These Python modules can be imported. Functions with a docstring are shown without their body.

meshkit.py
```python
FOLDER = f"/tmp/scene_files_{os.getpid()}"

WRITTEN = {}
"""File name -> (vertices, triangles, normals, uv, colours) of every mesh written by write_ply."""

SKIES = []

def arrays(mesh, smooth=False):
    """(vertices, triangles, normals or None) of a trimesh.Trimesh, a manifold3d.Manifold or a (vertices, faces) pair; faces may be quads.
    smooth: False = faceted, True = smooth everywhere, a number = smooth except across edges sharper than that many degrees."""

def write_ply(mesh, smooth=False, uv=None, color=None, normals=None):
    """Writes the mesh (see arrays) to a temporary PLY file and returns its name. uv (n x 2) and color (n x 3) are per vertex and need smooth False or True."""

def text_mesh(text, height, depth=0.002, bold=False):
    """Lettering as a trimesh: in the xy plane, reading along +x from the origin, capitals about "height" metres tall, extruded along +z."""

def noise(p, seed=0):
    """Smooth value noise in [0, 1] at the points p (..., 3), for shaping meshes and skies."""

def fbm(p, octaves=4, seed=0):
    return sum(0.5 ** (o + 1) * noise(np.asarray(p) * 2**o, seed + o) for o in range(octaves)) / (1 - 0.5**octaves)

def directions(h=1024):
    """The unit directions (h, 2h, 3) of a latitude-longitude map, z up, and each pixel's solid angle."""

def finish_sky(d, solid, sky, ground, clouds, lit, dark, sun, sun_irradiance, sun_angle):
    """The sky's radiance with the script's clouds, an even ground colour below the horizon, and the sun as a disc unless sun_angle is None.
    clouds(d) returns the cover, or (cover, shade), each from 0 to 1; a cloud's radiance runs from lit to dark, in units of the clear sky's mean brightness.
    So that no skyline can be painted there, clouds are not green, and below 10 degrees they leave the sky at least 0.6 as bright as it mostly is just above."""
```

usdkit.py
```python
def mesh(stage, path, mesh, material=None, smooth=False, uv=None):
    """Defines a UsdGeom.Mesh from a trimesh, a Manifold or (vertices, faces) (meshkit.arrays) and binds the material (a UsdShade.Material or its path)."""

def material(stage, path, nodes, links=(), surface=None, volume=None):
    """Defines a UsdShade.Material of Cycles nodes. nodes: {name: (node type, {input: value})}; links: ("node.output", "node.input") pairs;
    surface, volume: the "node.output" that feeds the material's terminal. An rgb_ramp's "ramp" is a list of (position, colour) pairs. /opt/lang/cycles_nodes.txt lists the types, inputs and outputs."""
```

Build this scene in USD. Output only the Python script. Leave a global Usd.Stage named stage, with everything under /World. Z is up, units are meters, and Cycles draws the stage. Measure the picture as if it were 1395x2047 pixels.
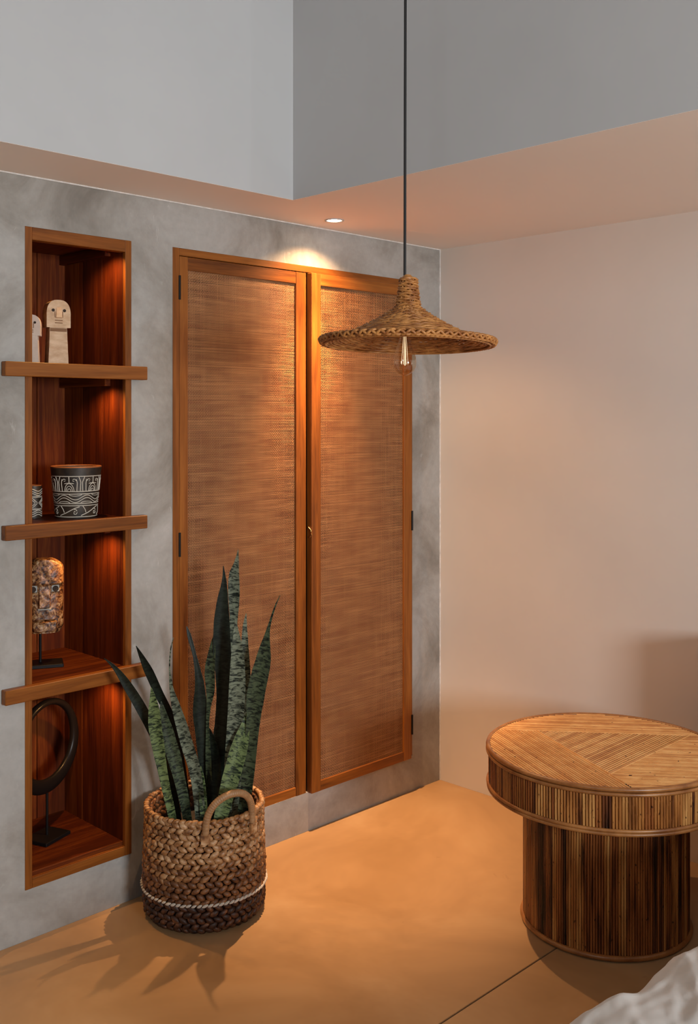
import math, random
import numpy as np, trimesh
from shapely.geometry import Polygon, Point, LineString, box as sbox
from shapely.affinity import rotate as srot
from pxr import Usd, UsdGeom, UsdLux, UsdShade, Gf, Sdf
import usdkit, meshkit

rng = random.Random(7)
nrg = np.random.default_rng(7)
stage = Usd.Stage.CreateInMemory()
UsdGeom.SetStageUpAxis(stage, 'Z')
UsdGeom.Xform.Define(stage, '/World')
UsdGeom.Scope.Define(stage, '/World/Looks')

# ------------------------------------------------------------------ camera
W, H = 1395.0, 2047.0
EYE = np.array([-3.5663, -2.9831, 1.6417]); YAW = 0.7852; FPX = 2044.52; HORIZON = 833.63
cam = UsdGeom.Camera.Define(stage, '/World/Camera')
cam.CreateHorizontalApertureAttr(36.0); cam.CreateVerticalApertureAttr(36.0 * H / W)
cam.CreateFocalLengthAttr(FPX / W * 36.0)
cam.CreateVerticalApertureOffsetAttr((HORIZON - H / 2) / W * 36.0)
cam.CreateClippingRangeAttr((0.05, 100.0)); cam.CreateFStopAttr(0.0)
cam.CreateExposureAttr(0.0)
fw = np.array([math.cos(YAW), math.sin(YAW), 0]); rt = np.array([math.sin(YAW), -math.cos(YAW), 0])
m = Gf.Matrix4d(); m.SetRow(0, Gf.Vec4d(*rt, 0)); m.SetRow(1, Gf.Vec4d(0, 0, 1, 0)); m.SetRow(2, Gf.Vec4d(*(-fw), 0)); m.SetRow(3, Gf.Vec4d(*EYE, 1))
cam.AddTransformOp().Set(m)

def at(x, y, d):
    "the point seen at photo pixel (x, y) at distance d along the view axis"
    return EYE + (fw + rt * (x - 697.5) / FPX + np.array([0, 0, -(y - HORIZON) / FPX])) * d

# ------------------------------------------------------------------ lights
UsdGeom.Scope.Define(stage, '/World/Lights')
def rect_light(name, pos, rot, w, h, color, power):
    l = UsdLux.RectLight.Define(stage, '/World/Lights/' + name)
    l.CreateWidthAttr(w); l.CreateHeightAttr(h); l.CreateColorAttr(Gf.Vec3f(*color)); l.CreateIntensityAttr(power)
    l.AddTranslateOp().Set(Gf.Vec3d(*pos)); l.AddRotateXYZOp().Set(Gf.Vec3f(*rot))
def spot_light(name, pos, radius, angle, soft, color, power):
    l = UsdLux.SphereLight.Define(stage, '/World/Lights/' + name)
    l.CreateRadiusAttr(radius); l.CreateColorAttr(Gf.Vec3f(*color)); l.CreateIntensityAttr(power)
    l.CreateNormalizeAttr(True)
    s = UsdLux.ShapingAPI.Apply(l.GetPrim()); s.CreateShapingConeAngleAttr(angle); s.CreateShapingConeSoftnessAttr(soft)
    l.AddTranslateOp().Set(Gf.Vec3d(*pos))
DAY = (0.93, 0.97, 1.0)
WARM = (1.0, 0.585, 0.285)
rect_light('daylight_window', (-2.75, -6.15, 1.72), (90, 0, 0), 1.1, 0.8, DAY, 72.0)
rect_light('daylight_high', (-3.2, -6.15, 3.45), (90, 0, 0), 3.2, 0.9, DAY, 1.0)
rect_light('daylight_side', (-6.4, -3.35, 3.1), (0, -90, 0), 1.1, 1.1, DAY, 9.0)
DL = np.array([-0.82, -0.158, 2.4])
spot_light('downlight_core', DL - [0, 0, 0.012], 0.011, 27, 1.0, WARM, 104.0)
spot_light('downlight_mid', DL - [0, 0, 0.012], 0.011, 42, 0.7, WARM, 13.0)
spot_light('downlight_flood', DL - [0, 0, 0.012], 0.011, 66, 0.6, WARM, 8.0)

# ------------------------------------------------------------------ materials
def mat(name, nodes, links, surface='p.BSDF'):
    return usdkit.material(stage, '/World/Looks/' + name, nodes, links, surface=surface)
def plain(name, c, rough=0.5, metallic=0.0, **k):
    return mat(name, {'p': ('principled_bsdf', {'base_color': c, 'roughness': rough, 'metallic': metallic, **k})}, [])
def mottled(name, c1, c2, scale, rough=0.6, stretch=(1, 1, 1), bump=0.0, detail=5, lo=0.35, hi=0.65, fine=0.0, **k):
    "two colours mixed by noise, the noise stretched along the axes"
    nodes = {'g': ('geometry', {}), 'm': ('mapping', {'scale': stretch}),
             'n': ('noise_texture', {'scale': scale, 'detail': detail, 'roughness': 0.6}),
             'r': ('rgb_ramp', {'ramp': [(lo, c1), (hi, c2)]}),
             'p': ('principled_bsdf', {'roughness': rough, **k})}
    links = [('g.position', 'm.vector'), ('m.vector', 'n.vector'), ('n.fac', 'r.fac'), ('r.color', 'p.base_color')]
    if bump:
        nodes['b'] = ('bump', {'strength': bump, 'distance': 0.002}); links += [('n.fac', 'b.height'), ('b.normal', 'p.normal')]
    return mat(name, nodes, links)
def wood(name, axis, dark, mid, light, rough=0.42, spec=0.32):
    s = {'x': (1.6, 26, 26), 'y': (26, 1.6, 26), 'z': (26, 26, 1.6)}[axis]
    nodes = {'g': ('geometry', {}), 'm': ('mapping', {'scale': s}),
             'n': ('noise_texture', {'scale': 1.0, 'detail': 4, 'roughness': 0.55, 'distortion': 1.2}),
             'm2': ('mapping', {'scale': tuple(6 * x for x in s)}),
             'n2': ('noise_texture', {'scale': 1.0, 'detail': 3, 'roughness': 0.6}),
             'oi': ('object_info', {}),
             'ad': ('mix', {'mix_type': 'mix', 'fac': 0.28}),
             'mu': ('math', {'math_type': 'multiply_add', 'value2': 0.16, 'value3': -0.08}),
             'su': ('math', {'math_type': 'add'}),
             'r': ('rgb_ramp', {'ramp': [(0.30, dark), (0.5, mid), (0.70, light)]}),
             'b': ('bump', {'strength': 0.15, 'distance': 0.001}),
             'p': ('principled_bsdf', {'roughness': rough, 'specular_ior_level': spec})}
    links = [('g.position', 'm.vector'), ('m.vector', 'n.vector'), ('g.position', 'm2.vector'), ('m2.vector', 'n2.vector'),
             ('n.color', 'ad.color1'), ('n2.color', 'ad.color2'), ('oi.random', 'mu.value1'),
             ('mu.value', 'su.value1'), ('ad.color', 'bw.color'), ('bw.val', 'su.value2'), ('su.value', 'r.fac'), ('r.color', 'p.base_color'), ('n2.fac', 'b.height'), ('b.normal', 'p.normal')]
    nodes['bw'] = ('rgb_to_bw', {})
    return mat(name, nodes, links)
def islands(name, ramp, rough=0.5, stretch=(1, 1, 1), scale=20, mixn=0.35, **k):
    "every loose piece of the mesh has its own tone, with noise over it"
    nodes = {'g': ('geometry', {}), 'm': ('mapping', {'scale': stretch}), 'n': ('noise_texture', {'scale': scale, 'detail': 3}),
             'a': ('math', {'math_type': 'multiply', 'value2': 1 - mixn}), 'b': ('math', {'math_type': 'multiply_add', 'value2': mixn}),
             'r': ('rgb_ramp', {'ramp': ramp}), 'p': ('principled_bsdf', {'roughness': rough, **k})}
    links = [('g.position', 'm.vector'), ('m.vector', 'n.vector'), ('g.random_per_island', 'a.value1'), ('n.fac', 'b.value1'), ('a.value', 'b.value3'),
             ('b.value', 'r.fac'), ('r.color', 'p.base_color')]
    return mat(name, nodes, links)

T_D, T_M, T_L = (0.070, 0.018, 0.0025), (0.215, 0.064, 0.008), (0.34, 0.118, 0.019)
teak = {a: wood('teak_' + a, a, T_D, T_M, T_L) for a in 'xyz'}
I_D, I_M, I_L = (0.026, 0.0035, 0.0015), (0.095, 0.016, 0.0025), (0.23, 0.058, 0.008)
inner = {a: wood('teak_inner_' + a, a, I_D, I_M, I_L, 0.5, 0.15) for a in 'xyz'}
white_paint = mottled('white_paint', (0.49, 0.49, 0.49), (0.53, 0.53, 0.53), 1.2, 0.75)
warm_paint = mottled('warm_white_paint', (0.68, 0.61, 0.545), (0.72, 0.65, 0.585), 1.1, 0.7)
soffit_paint = mottled('soffit_paint', (0.90, 0.82, 0.75), (0.92, 0.84, 0.77), 1.1, 0.7)
plaster_brown = mottled('brown_plaster', (0.16, 0.12, 0.09), (0.20, 0.15, 0.11), 1.5, 0.9)
chalk = mottled('chalky_edge', (0.62, 0.60, 0.57), (0.8, 0.78, 0.75), 30, 0.9)

def concrete():
    n = {'g': ('geometry', {}),
         'n1': ('noise_texture', {'scale': 2.6, 'detail': 6, 'roughness': 0.62, 'distortion': 0.6}),
         'r1': ('rgb_ramp', {'ramp': [(0.30, (0.20, 0.18, 0.155)), (0.44, (0.30, 0.28, 0.25)), (0.55, (0.375, 0.36, 0.335)), (0.72, (0.44, 0.43, 0.41))]}),
         'm2': ('mapping', {'scale': (9, 9, 4.0), 'rotation': (0, 0.5, 0)}), 'n2': ('noise_texture', {'scale': 1.6, 'detail': 7, 'roughness': 0.7, 'distortion': 1.4}),
         'r2': ('rgb_ramp', {'ramp': [(0.63, (0, 0, 0)), (0.74, (1, 1, 1))]}),
         'mx': ('mix', {'mix_type': 'mix', 'color2': (0.56, 0.545, 0.52)}), 'ms': ('math', {'math_type': 'multiply', 'value2': 0.6}), 'bw': ('rgb_to_bw', {}),
         'n3': ('noise_texture', {'scale': 38, 'detail': 3, 'roughness': 0.6}), 'b': ('bump', {'strength': 0.12, 'distance': 0.003}),
         'r3': ('rgb_ramp', {'ramp': [(0.3, (0.93, 0.93, 0.93)), (0.7, (1.05, 1.05, 1.05))]}), 'm3': ('mix', {'mix_type': 'multiply', 'fac': 1.0}),
         'p': ('principled_bsdf', {'roughness': 0.62})}
    l = [('g.position', 'n1.vector'), ('n1.fac', 'r1.fac'), ('g.position', 'm2.vector'), ('m2.vector', 'n2.vector'), ('n2.fac', 'r2.fac'), ('r2.color', 'bw.color'),
         ('bw.val', 'ms.value1'), ('ms.value', 'mx.fac'), ('r1.color', 'mx.color1'), ('g.position', 'n3.vector'), ('n3.fac', 'r3.fac'), ('mx.color', 'm3.color1'), ('r3.color', 'm3.color2'),
         ('m3.color', 'p.base_color'), ('n2.fac', 'b.height'), ('b.normal', 'p.normal')]
    return mat('grey_concrete', n, l)
concrete = concrete()

def cement_floor():
    n = {'g': ('geometry', {}), 'n1': ('noise_texture', {'scale': 1.7, 'detail': 6, 'roughness': 0.62, 'distortion': 0.8}),
         'r1': ('rgb_ramp', {'ramp': [(0.3, (0.33, 0.188, 0.084)), (0.5, (0.40, 0.235, 0.110)), (0.7, (0.46, 0.29, 0.148))]}),
         'n2': ('noise_texture', {'scale': 6.5, 'detail': 5, 'roughness': 0.7, 'distortion': 1.0}),
         'r2': ('rgb_ramp', {'ramp': [(0.22, (0.72, 0.66, 0.6)), (0.34, (1, 1, 1))]}), 'mx': ('mix', {'mix_type': 'multiply', 'fac': 0.8}),
         'b': ('bump', {'strength': 0.06, 'distance': 0.003}), 'rr': ('map_range', {'from_min': 0.3, 'from_max': 0.7, 'to_min': 0.42, 'to_max': 0.58}),
         'p': ('principled_bsdf', {})}
    l = [('g.position', 'n1.vector'), ('n1.fac', 'r1.fac'), ('g.position', 'n2.vector'), ('n2.fac', 'r2.fac'), ('r1.color', 'mx.color1'), ('r2.color', 'mx.color2'),
         ('mx.color', 'p.base_color'), ('n1.fac', 'rr.value'), ('rr.result', 'p.roughness'), ('n2.fac', 'b.height'), ('b.normal', 'p.normal')]
    return mat('cement_floor', n, l)
floor_m = cement_floor()
black = plain('black_iron', (0.006, 0.005, 0.005), 0.5, specular_ior_level=0.25)
dark_back = plain('dark_backing', (0.045, 0.02, 0.008), 0.8)
grout = plain('floor_joint', (0.10, 0.07, 0.045), 0.9)
brass = plain('old_brass', (0.35, 0.22, 0.10), 0.4, 1.0)
lens_m = mat('lamp_lens', {'e': ('emission', {'color': (1.0, 0.80, 0.58), 'strength': 30.0})}, [], 'e.emission')
puck_m = mat('puck_lens', {'e': ('emission', {'color': (1.0, 0.55, 0.2), 'strength': 4.0})}, [], 'e.emission')

# ------------------------------------------------------------------ object helpers
names = {}
def path_for(parent, name):
    base = (str(parent.GetPath()) if parent is not None else '/World') + '/' + name
    k = names.get(base, 0); names[base] = k + 1
    return base if k == 0 else '%s_%03d' % (base, k)
origin = {}
def keys(prim, **kw):
    for k, v in kw.items():
        if v: prim.SetCustomDataByKey(k, v)
def thing(name, label, cat, loc=(0, 0, 0), group=None, kind=None):
    x = UsdGeom.Xform.Define(stage, path_for(None, name)); x.AddTranslateOp().Set(Gf.Vec3d(*map(float, loc)))
    p = x.GetPrim(); origin[str(p.GetPath())] = np.array(loc, float)
    keys(p, label=label, category=cat, group=group, kind=kind)
    return p
def group_part(name, parent, label=None):
    p = UsdGeom.Xform.Define(stage, path_for(parent, name)).GetPrim()
    origin[str(p.GetPath())] = origin[str(parent.GetPath())]; keys(p, label=label)
    return p
def obj(name, mesh, material, parent=None, smooth=False, **kw):
    "one Mesh prim; the vertices are given in world space"
    path = path_for(parent, name)
    o = origin.get(str(parent.GetPath()), np.zeros(3)) if parent is not None else np.zeros(3)
    if isinstance(mesh, trimesh.Trimesh): mesh = (np.asarray(mesh.vertices), np.asarray(mesh.faces))
    v, f = mesh[0], np.asarray(mesh[1])
    pm = usdkit.mesh(stage, path, (np.asarray(v) - o, f), material, smooth)
    p = pm.GetPrim(); origin[path] = o; keys(p, **kw)
    return p
def cat(ms):
    vs, fs, n = [], [], 0
    for mm in ms:
        if isinstance(mm, trimesh.Trimesh): mm = (np.asarray(mm.vertices), np.asarray(mm.faces))
        v, f = np.asarray(mm[0]), np.asarray(mm[1])
        if f.shape[1] == 4: f = np.vstack([f[:, [0, 1, 2]], f[:, [0, 2, 3]]])
        vs.append(v); fs.append(f + n); n += len(v)
    return np.vstack(vs), np.vstack(fs)
def bx(x0, x1, y0, y1, z0, z1, ch=0.0):
    "box, its edges chamfered by ch"
    if ch <= 0:
        b = trimesh.creation.box([x1 - x0, y1 - y0, z1 - z0])
    else:
        hx, hy, hz = (x1 - x0) / 2, (y1 - y0) / 2, (z1 - z0) / 2
        pts = []
        for sx in (-1, 1):
            for sy in (-1, 1):
                for sz in (-1, 1):
                    pts += [(sx * hx, sy * (hy - ch), sz * (hz - ch)), (sx * (hx - ch), sy * hy, sz * (hz - ch)), (sx * (hx - ch), sy * (hy - ch), sz * hz)]
        b = trimesh.convex.convex_hull(np.array(pts))
    b.apply_translation([(x0 + x1) / 2, (y0 + y1) / 2, (z0 + z1) / 2])
    return b
def tube(pts, r, n=8, closed=False, caps=True, twist=None):
    pts = np.asarray(pts, float); k = len(pts); r = np.broadcast_to(np.asarray(r, float), (k,))
    if closed: t = np.roll(pts, -1, 0) - np.roll(pts, 1, 0)
    else: t = np.gradient(pts, axis=0)
    t /= np.maximum(np.linalg.norm(t, axis=1, keepdims=True), 1e-12)
    ref = np.array([0, 0, 1.0]) if abs(t[:, 2]).mean() < 0.8 else np.array([0.3, 1.0, 0])
    a = np.cross(t, ref); a /= np.maximum(np.linalg.norm(a, axis=1, keepdims=True), 1e-9); b = np.cross(a, t)
    ang = np.linspace(0, 2 * np.pi, n, endpoint=False)
    v = (pts[:, None] + r[:, None, None] * (np.cos(ang)[None, :, None] * a[:, None] + np.sin(ang)[None, :, None] * b[:, None])).reshape(-1, 3)
    rows = k if closed else k - 1
    i = np.arange(rows)[:, None] * n; j = np.arange(n)[None]; i2 = (np.arange(rows)[:, None] + 1) % k * n
    q = np.stack([i + j, i + (j + 1) % n, i2 + (j + 1) % n, i2 + j], -1).reshape(-1, 4)
    f = np.vstack([q[:, [0, 1, 2]], q[:, [0, 2, 3]]])
    if caps and not closed:
        v = np.vstack([v, pts[0], pts[-1]]); c = len(v) - 2
        f = np.vstack([f, [[c, (x + 1) % n, x] for x in range(n)], [[c + 1, (k - 1) * n + x, (k - 1) * n + (x + 1) % n] for x in range(n)]])
    return v, f
def lathe(profile, n=48, center=(0, 0, 0)):
    "profile of (r, z) turned about the vertical through center"
    p = np.asarray(profile, float); k = len(p); a = np.linspace(0, 2 * np.pi, n, endpoint=False)
    v = np.stack([p[:, 0][:, None] * np.cos(a), p[:, 0][:, None] * np.sin(a), np.repeat(p[:, 1][:, None], n, 1)], -1).reshape(-1, 3) + np.asarray(center)
    i = np.arange(k - 1)[:, None] * n; j = np.arange(n)[None]
    q = np.stack([i + j, i + (j + 1) % n, i + n + (j + 1) % n, i + n + j], -1).reshape(-1, 4)
    return v, np.vstack([q[:, [0, 1, 2]], q[:, [0, 2, 3]]])
def ring(c, r, z, rad, n=96, sides=8):
    a = np.linspace(0, 2 * np.pi, n, endpoint=False)
    return tube(np.stack([c[0] + r * np.cos(a), c[1] + r * np.sin(a), np.full(n, z)], -1), rad, sides, closed=True)
def wall_with_holes(outer, holes, thick):
    "outer/holes as (a0, z0, a1, z1); extruded by thick; returned in (a, depth, z) with depth 0..thick"
    poly = sbox(*outer)
    for h in holes: poly = poly.difference(sbox(*h))
    mm = trimesh.creation.extrude_polygon(poly, thick, engine='earcut')
    v = mm.vertices; mm.vertices = np.stack([v[:, 0], v[:, 2], v[:, 1]], -1); mm.invert()
    return mm

# ------------------------------------------------------------------ the room
XR, YR, ZR, HS = -6.5, -6.2, 4.2, 2.4
SA, SB = 0.3163, 1.1752          # soffit widths along the concrete wall and along the right wall
NX0, NX1, CX0, CX1, FZ0, FZ1 = -2.018, -1.630, -1.460, -0.190, 0.158, 2.240
S = dict(kind='structure')
fl = thing('floor', None, None, kind='structure')
obj('slab', bx(XR, 0, -1.198, 0.0, -0.05, 0, 0.0012), floor_m, fl)
obj('slab', bx(XR, 0, YR, -1.203, -0.05, 0, 0.0012), floor_m, fl)
obj('joint', bx(XR, 0, -1.2035, -1.1975, -0.06, -0.004), grout, fl)
w = wall_with_holes((XR, -0.05, 0.15, HS + 0.02), [(NX0, FZ0, NX1, FZ1), (CX0, FZ0 - 0.004, CX1, FZ1)], 0.5)
obj('wall_left', w, concrete, **S)
obj('wall_right', bx(0, 0.15, YR, 0, -0.05, HS + 0.02), warm_paint, **S)
L = Polygon([(XR, 0.0), (0.0, 0.0), (0.0, YR), (-SB, YR), (-SB, -SA), (XR, -SA)])
sof = trimesh.creation.extrude_polygon(L, 0.05, engine='earcut'); sof.apply_translation([0, 0, HS])
obj('ceiling', sof, soffit_paint, **S)
c1 = bx(XR, -SB, -SA - 0.0005, -SA + 0.12, HS + 0.0006, ZR); c2 = bx(-SB - 0.0005, -SB + 0.12, YR, -SA + 0.12, HS + 0.0006, ZR)
obj('wall_upper_left', c1, white_paint, **S)
obj('wall_upper_right', c2, white_paint, **S)
obj('ceiling_upper', bx(XR, -SB + 0.12, YR, -SA + 0.12, ZR, ZR + 0.1), plaster_brown, **S)
wb = wall_with_holes((XR, -0.05, 0.15, ZR), [(-3.3, 1.32, -2.2, 2.12), (-4.8, 3.0, -1.6, 3.9)], 0.15); wb.apply_translation([0, YR - 0.15, 0])
obj('wall_back', wb, plaster_brown, **S)
ws = wall_with_holes((YR, -0.05, 0.1, ZR), [(-4.2, 2.2, -2.6, 3.8)], 0.15)
v = ws.vertices.copy(); ws.vertices = np.stack([XR - v[:, 1], v[:, 0], v[:, 2]], -1)
obj('wall_side', ws, plaster_brown, **S)
def wavy_strip(p0, p1, wid, n, axis):
    a = np.linspace(0, 1, n)[:, None]; p = np.asarray(p0) * (1 - a) + np.asarray(p1) * a
    r = wid * (0.55 + 0.6 * meshkit.fbm(p * 14, 3, 5))
    return tube(p, r, 6)
obj('trim_1', wavy_strip((XR, -0.001, HS - 0.001), (-0.003, -0.001, HS - 0.001), 0.0036, 700, 'x'), chalk, **S)
obj('trim_2', wavy_strip((-0.001, -0.0015, 0), (-0.001, -0.0015, HS), 0.0034, 300, 'z'), chalk, **S)

# ------------------------------------------------------------------ the shelf niche
ni = thing('shelf_niche', 'tall recessed teak shelf unit in the grey wall with three wide shelf rails', 'shelf', ((NX0 + NX1) / 2, 0, FZ0))
FT = 0.024
IX0, IX1, ND = NX0 + FT, NX1 - FT, 0.40
obj('stile', bx(NX0, NX0 + FT, -0.003, 0.014, FZ0, FZ1, 0.0015), teak['z'], ni)
obj('stile', bx(NX1 - FT, NX1, -0.003, 0.014, FZ0, FZ1, 0.0015), teak['z'], ni)
obj('head_rail', bx(IX0, IX1, -0.002, 0.03, FZ1 - 0.040, FZ1, 0.0012), teak['x'], ni)
obj('sill_rail', bx(IX0, IX1, -0.002, 0.03, FZ0, FZ0 + 0.032, 0.0012), teak['x'], ni)
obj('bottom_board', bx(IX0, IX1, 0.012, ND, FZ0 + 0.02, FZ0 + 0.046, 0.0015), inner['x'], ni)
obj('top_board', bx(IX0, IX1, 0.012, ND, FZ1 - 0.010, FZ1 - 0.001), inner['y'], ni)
edges = [0.0, 0.13, 0.27, 0.364]
xs = np.linspace(IX0 - 0.012, IX1 + 0.012, 4)
for i in range(3):
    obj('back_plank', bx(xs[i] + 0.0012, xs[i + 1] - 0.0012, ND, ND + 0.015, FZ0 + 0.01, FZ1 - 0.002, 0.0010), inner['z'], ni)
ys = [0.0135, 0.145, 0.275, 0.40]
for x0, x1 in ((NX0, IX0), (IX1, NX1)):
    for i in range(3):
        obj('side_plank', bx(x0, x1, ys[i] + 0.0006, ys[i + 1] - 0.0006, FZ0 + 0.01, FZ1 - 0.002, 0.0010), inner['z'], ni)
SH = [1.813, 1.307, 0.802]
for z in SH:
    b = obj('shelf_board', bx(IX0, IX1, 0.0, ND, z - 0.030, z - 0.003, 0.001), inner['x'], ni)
    obj('shelf_rail', bx(-2.097, -1.583, -0.030, -0.003, z - 0.045, z, 0.0022), teak['x'], ni)
tops = [FZ1 - 0.010] + [z - 0.030 for z in SH]
for k, zt in enumerate(tops):
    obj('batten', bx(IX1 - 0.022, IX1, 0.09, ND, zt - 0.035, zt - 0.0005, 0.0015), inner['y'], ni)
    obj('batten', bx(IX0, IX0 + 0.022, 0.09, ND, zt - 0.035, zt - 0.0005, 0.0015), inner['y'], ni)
    px, pyy = IX1 - 0.085, (0.050 if k == 0 else 0.075)
    h = trimesh.creation.cylinder(0.016, 0.006); h.apply_translation([px, pyy, zt - 0.003])
    pk = obj('puck_light', h, black, ni, smooth=30)
    h = trimesh.creation.cylinder(0.012, 0.002); h.apply_translation([px, pyy, zt - 0.007])
    obj('lens', h, puck_m, pk)
    spot_light('niche_spot_%d' % k, (px, pyy, zt - 0.012), 0.006, 72, 0.8, (1.0, 0.52, 0.16), 1.7)

# ------------------------------------------------------------------ the cabinet with cane doors
cb = thing('built_in_cabinet', 'built-in teak wardrobe with two woven cane doors in the grey wall', 'cabinet', ((CX0 + CX1) / 2, 0, FZ0))
obj('jamb', bx(CX0, CX0 + 0.028, -0.002, 0.10, FZ0, FZ1, 0.0015), teak['z'], cb)
obj('jamb', bx(CX1 - 0.026, CX1, -0.002, 0.10, FZ0, FZ1, 0.0015), teak['z'], cb)
obj('head', bx(CX0 + 0.028, CX1 - 0.026, -0.001, 0.10, FZ1 - 0.026, FZ1, 0.0015), teak['x'], cb)
obj('back_panel', bx(CX0 + 0.028, CX1 - 0.026, 0.08, 0.09, FZ0, FZ1 - 0.026), dark_back, cb)
cane_h = islands('cane_weft', [(0.15, (0.20, 0.065, 0.016)), (0.35, (0.42, 0.19, 0.066)), (0.65, (0.58, 0.32, 0.135)), (0.95, (0.76, 0.51, 0.28))], 0.42, (4, 30, 30), 2.0, 0.5)
cane_v = islands('cane_warp', [(0.1, (0.26, 0.09, 0.025)), (0.4, (0.48, 0.23, 0.085)), (0.95, (0.80, 0.55, 0.31))], 0.42, (30, 30, 4), 2.0, 0.4)
def cane(x0, x1, z0, z1, y, seed):
    g = np.random.default_rng(seed); p = 0.0054
    nc, nr = int(round((x1 - x0) / p)), int(round((z1 - z0) / p))
    A = 0.0010
    def strands(n, m, c0, c1, l0, l1, half, phase0, along_x):
        pitch = (c1 - c0) / n
        c = c0 + (np.arange(n) + 0.5 + g.uniform(-0.12, 0.12, n)) * pitch
        t = np.arange(2 * m + 1) / (2.0 * m)
        base = l0 + (l1 - l0) * t
        hw = half * g.uniform(0.80, 1.12, n)
        V = np.zeros((n, 2 * m + 1, 3, 3))
        j = np.arange(n)[:, None]; i = np.arange(2 * m + 1)[None]
        depth = A * np.cos(np.pi * (i / 1.0 - 1) / 1.0 * 0.5 * 2 / 2 + np.pi * j + phase0)
        wob = (meshkit.noise(np.stack(np.broadcast_arrays(base[None] * 9.0, c[:, None] * 40.0, np.full((1, 1), seed * 1.0)), -1)) - 0.5) * pitch * 0.45
        for k, (s, bulge) in enumerate(((-1, 0.0), (0, 0.0009), (1, 0.0))):
            cc = c[:, None] + wob + s * hw[:, None]
            yy = y + depth - bulge
            bb = np.broadcast_to(base[None], cc.shape)
            V[:, :, k] = np.stack([bb, yy, cc] if along_x else [cc, yy, bb], -1)
        idx = np.arange(n * (2 * m + 1) * 3).reshape(n, 2 * m + 1, 3)
        q = np.stack([idx[:, :-1, :-1], idx[:, 1:, :-1], idx[:, 1:, 1:], idx[:, :-1, 1:]], -1).reshape(-1, 4)
        if not along_x: q = q[:, ::-1]
        return V.reshape(-1, 3), np.vstack([q[:, [0, 1, 2]], q[:, [0, 2, 3]]])
    # crossings sit at odd half steps, where weft and warp take opposite sides
    return strands(nr, nc, z0, z1, x0, x1, 0.00178, 0.0, True), strands(nc, nr, x0, x1, z0, z1, 0.00135, np.pi, False)
def door(x0, x1, z0, z1, y0, th, sl, sr, top, bot, seed, hinge_x):
    d = group_part('door', cb)
    obj('stile', bx(x0, x0 + sl, y0, y0 + th, z0, z1, 0.0015), teak['z'], d)
    obj('stile', bx(x1 - sr, x1, y0, y0 + th, z0, z1, 0.0015), teak['z'], d)
    obj('rail', bx(x0 + sl, x1 - sr, y0 + 0.001, y0 + th, z1 - top, z1, 0.0015), teak['x'], d)
    obj('rail', bx(x0 + sl, x1 - sr, y0 + 0.001, y0 + th, z0, z0 + bot, 0.0015), teak['x'], d)
    weft, warp = cane(x0 + sl - 0.002, x1 - sr + 0.002, z0 + bot - 0.002, z1 - top + 0.002, y0 + 0.010, seed)
    obj('cane_weft', weft, cane_h, d, smooth=True, kind='stuff')
    obj('cane_warp', warp, cane_v, d, smooth=True, kind='stuff')
    obj('backing', bx(x0 + sl - 0.002, x1 - sr + 0.002, y0 + 0.0165, y0 + 0.022, z0 + bot - 0.002, z1 - top + 0.002), dark_back, d)
    for hz in (0.30, 1.19, 2.10):
        h = trimesh.creation.cylinder(0.0045, 0.085, sections=10); h.apply_translation([hinge_x, y0 - 0.002, hz])
        obj('hinge', h, black, d, smooth=30)
    return d
door(CX0 + 0.030, -0.822, 0.152, FZ1 - 0.028, 0.0, 0.03, 0.037, 0.053, 0.047, 0.036, 3, CX0 + 0.029)
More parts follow.
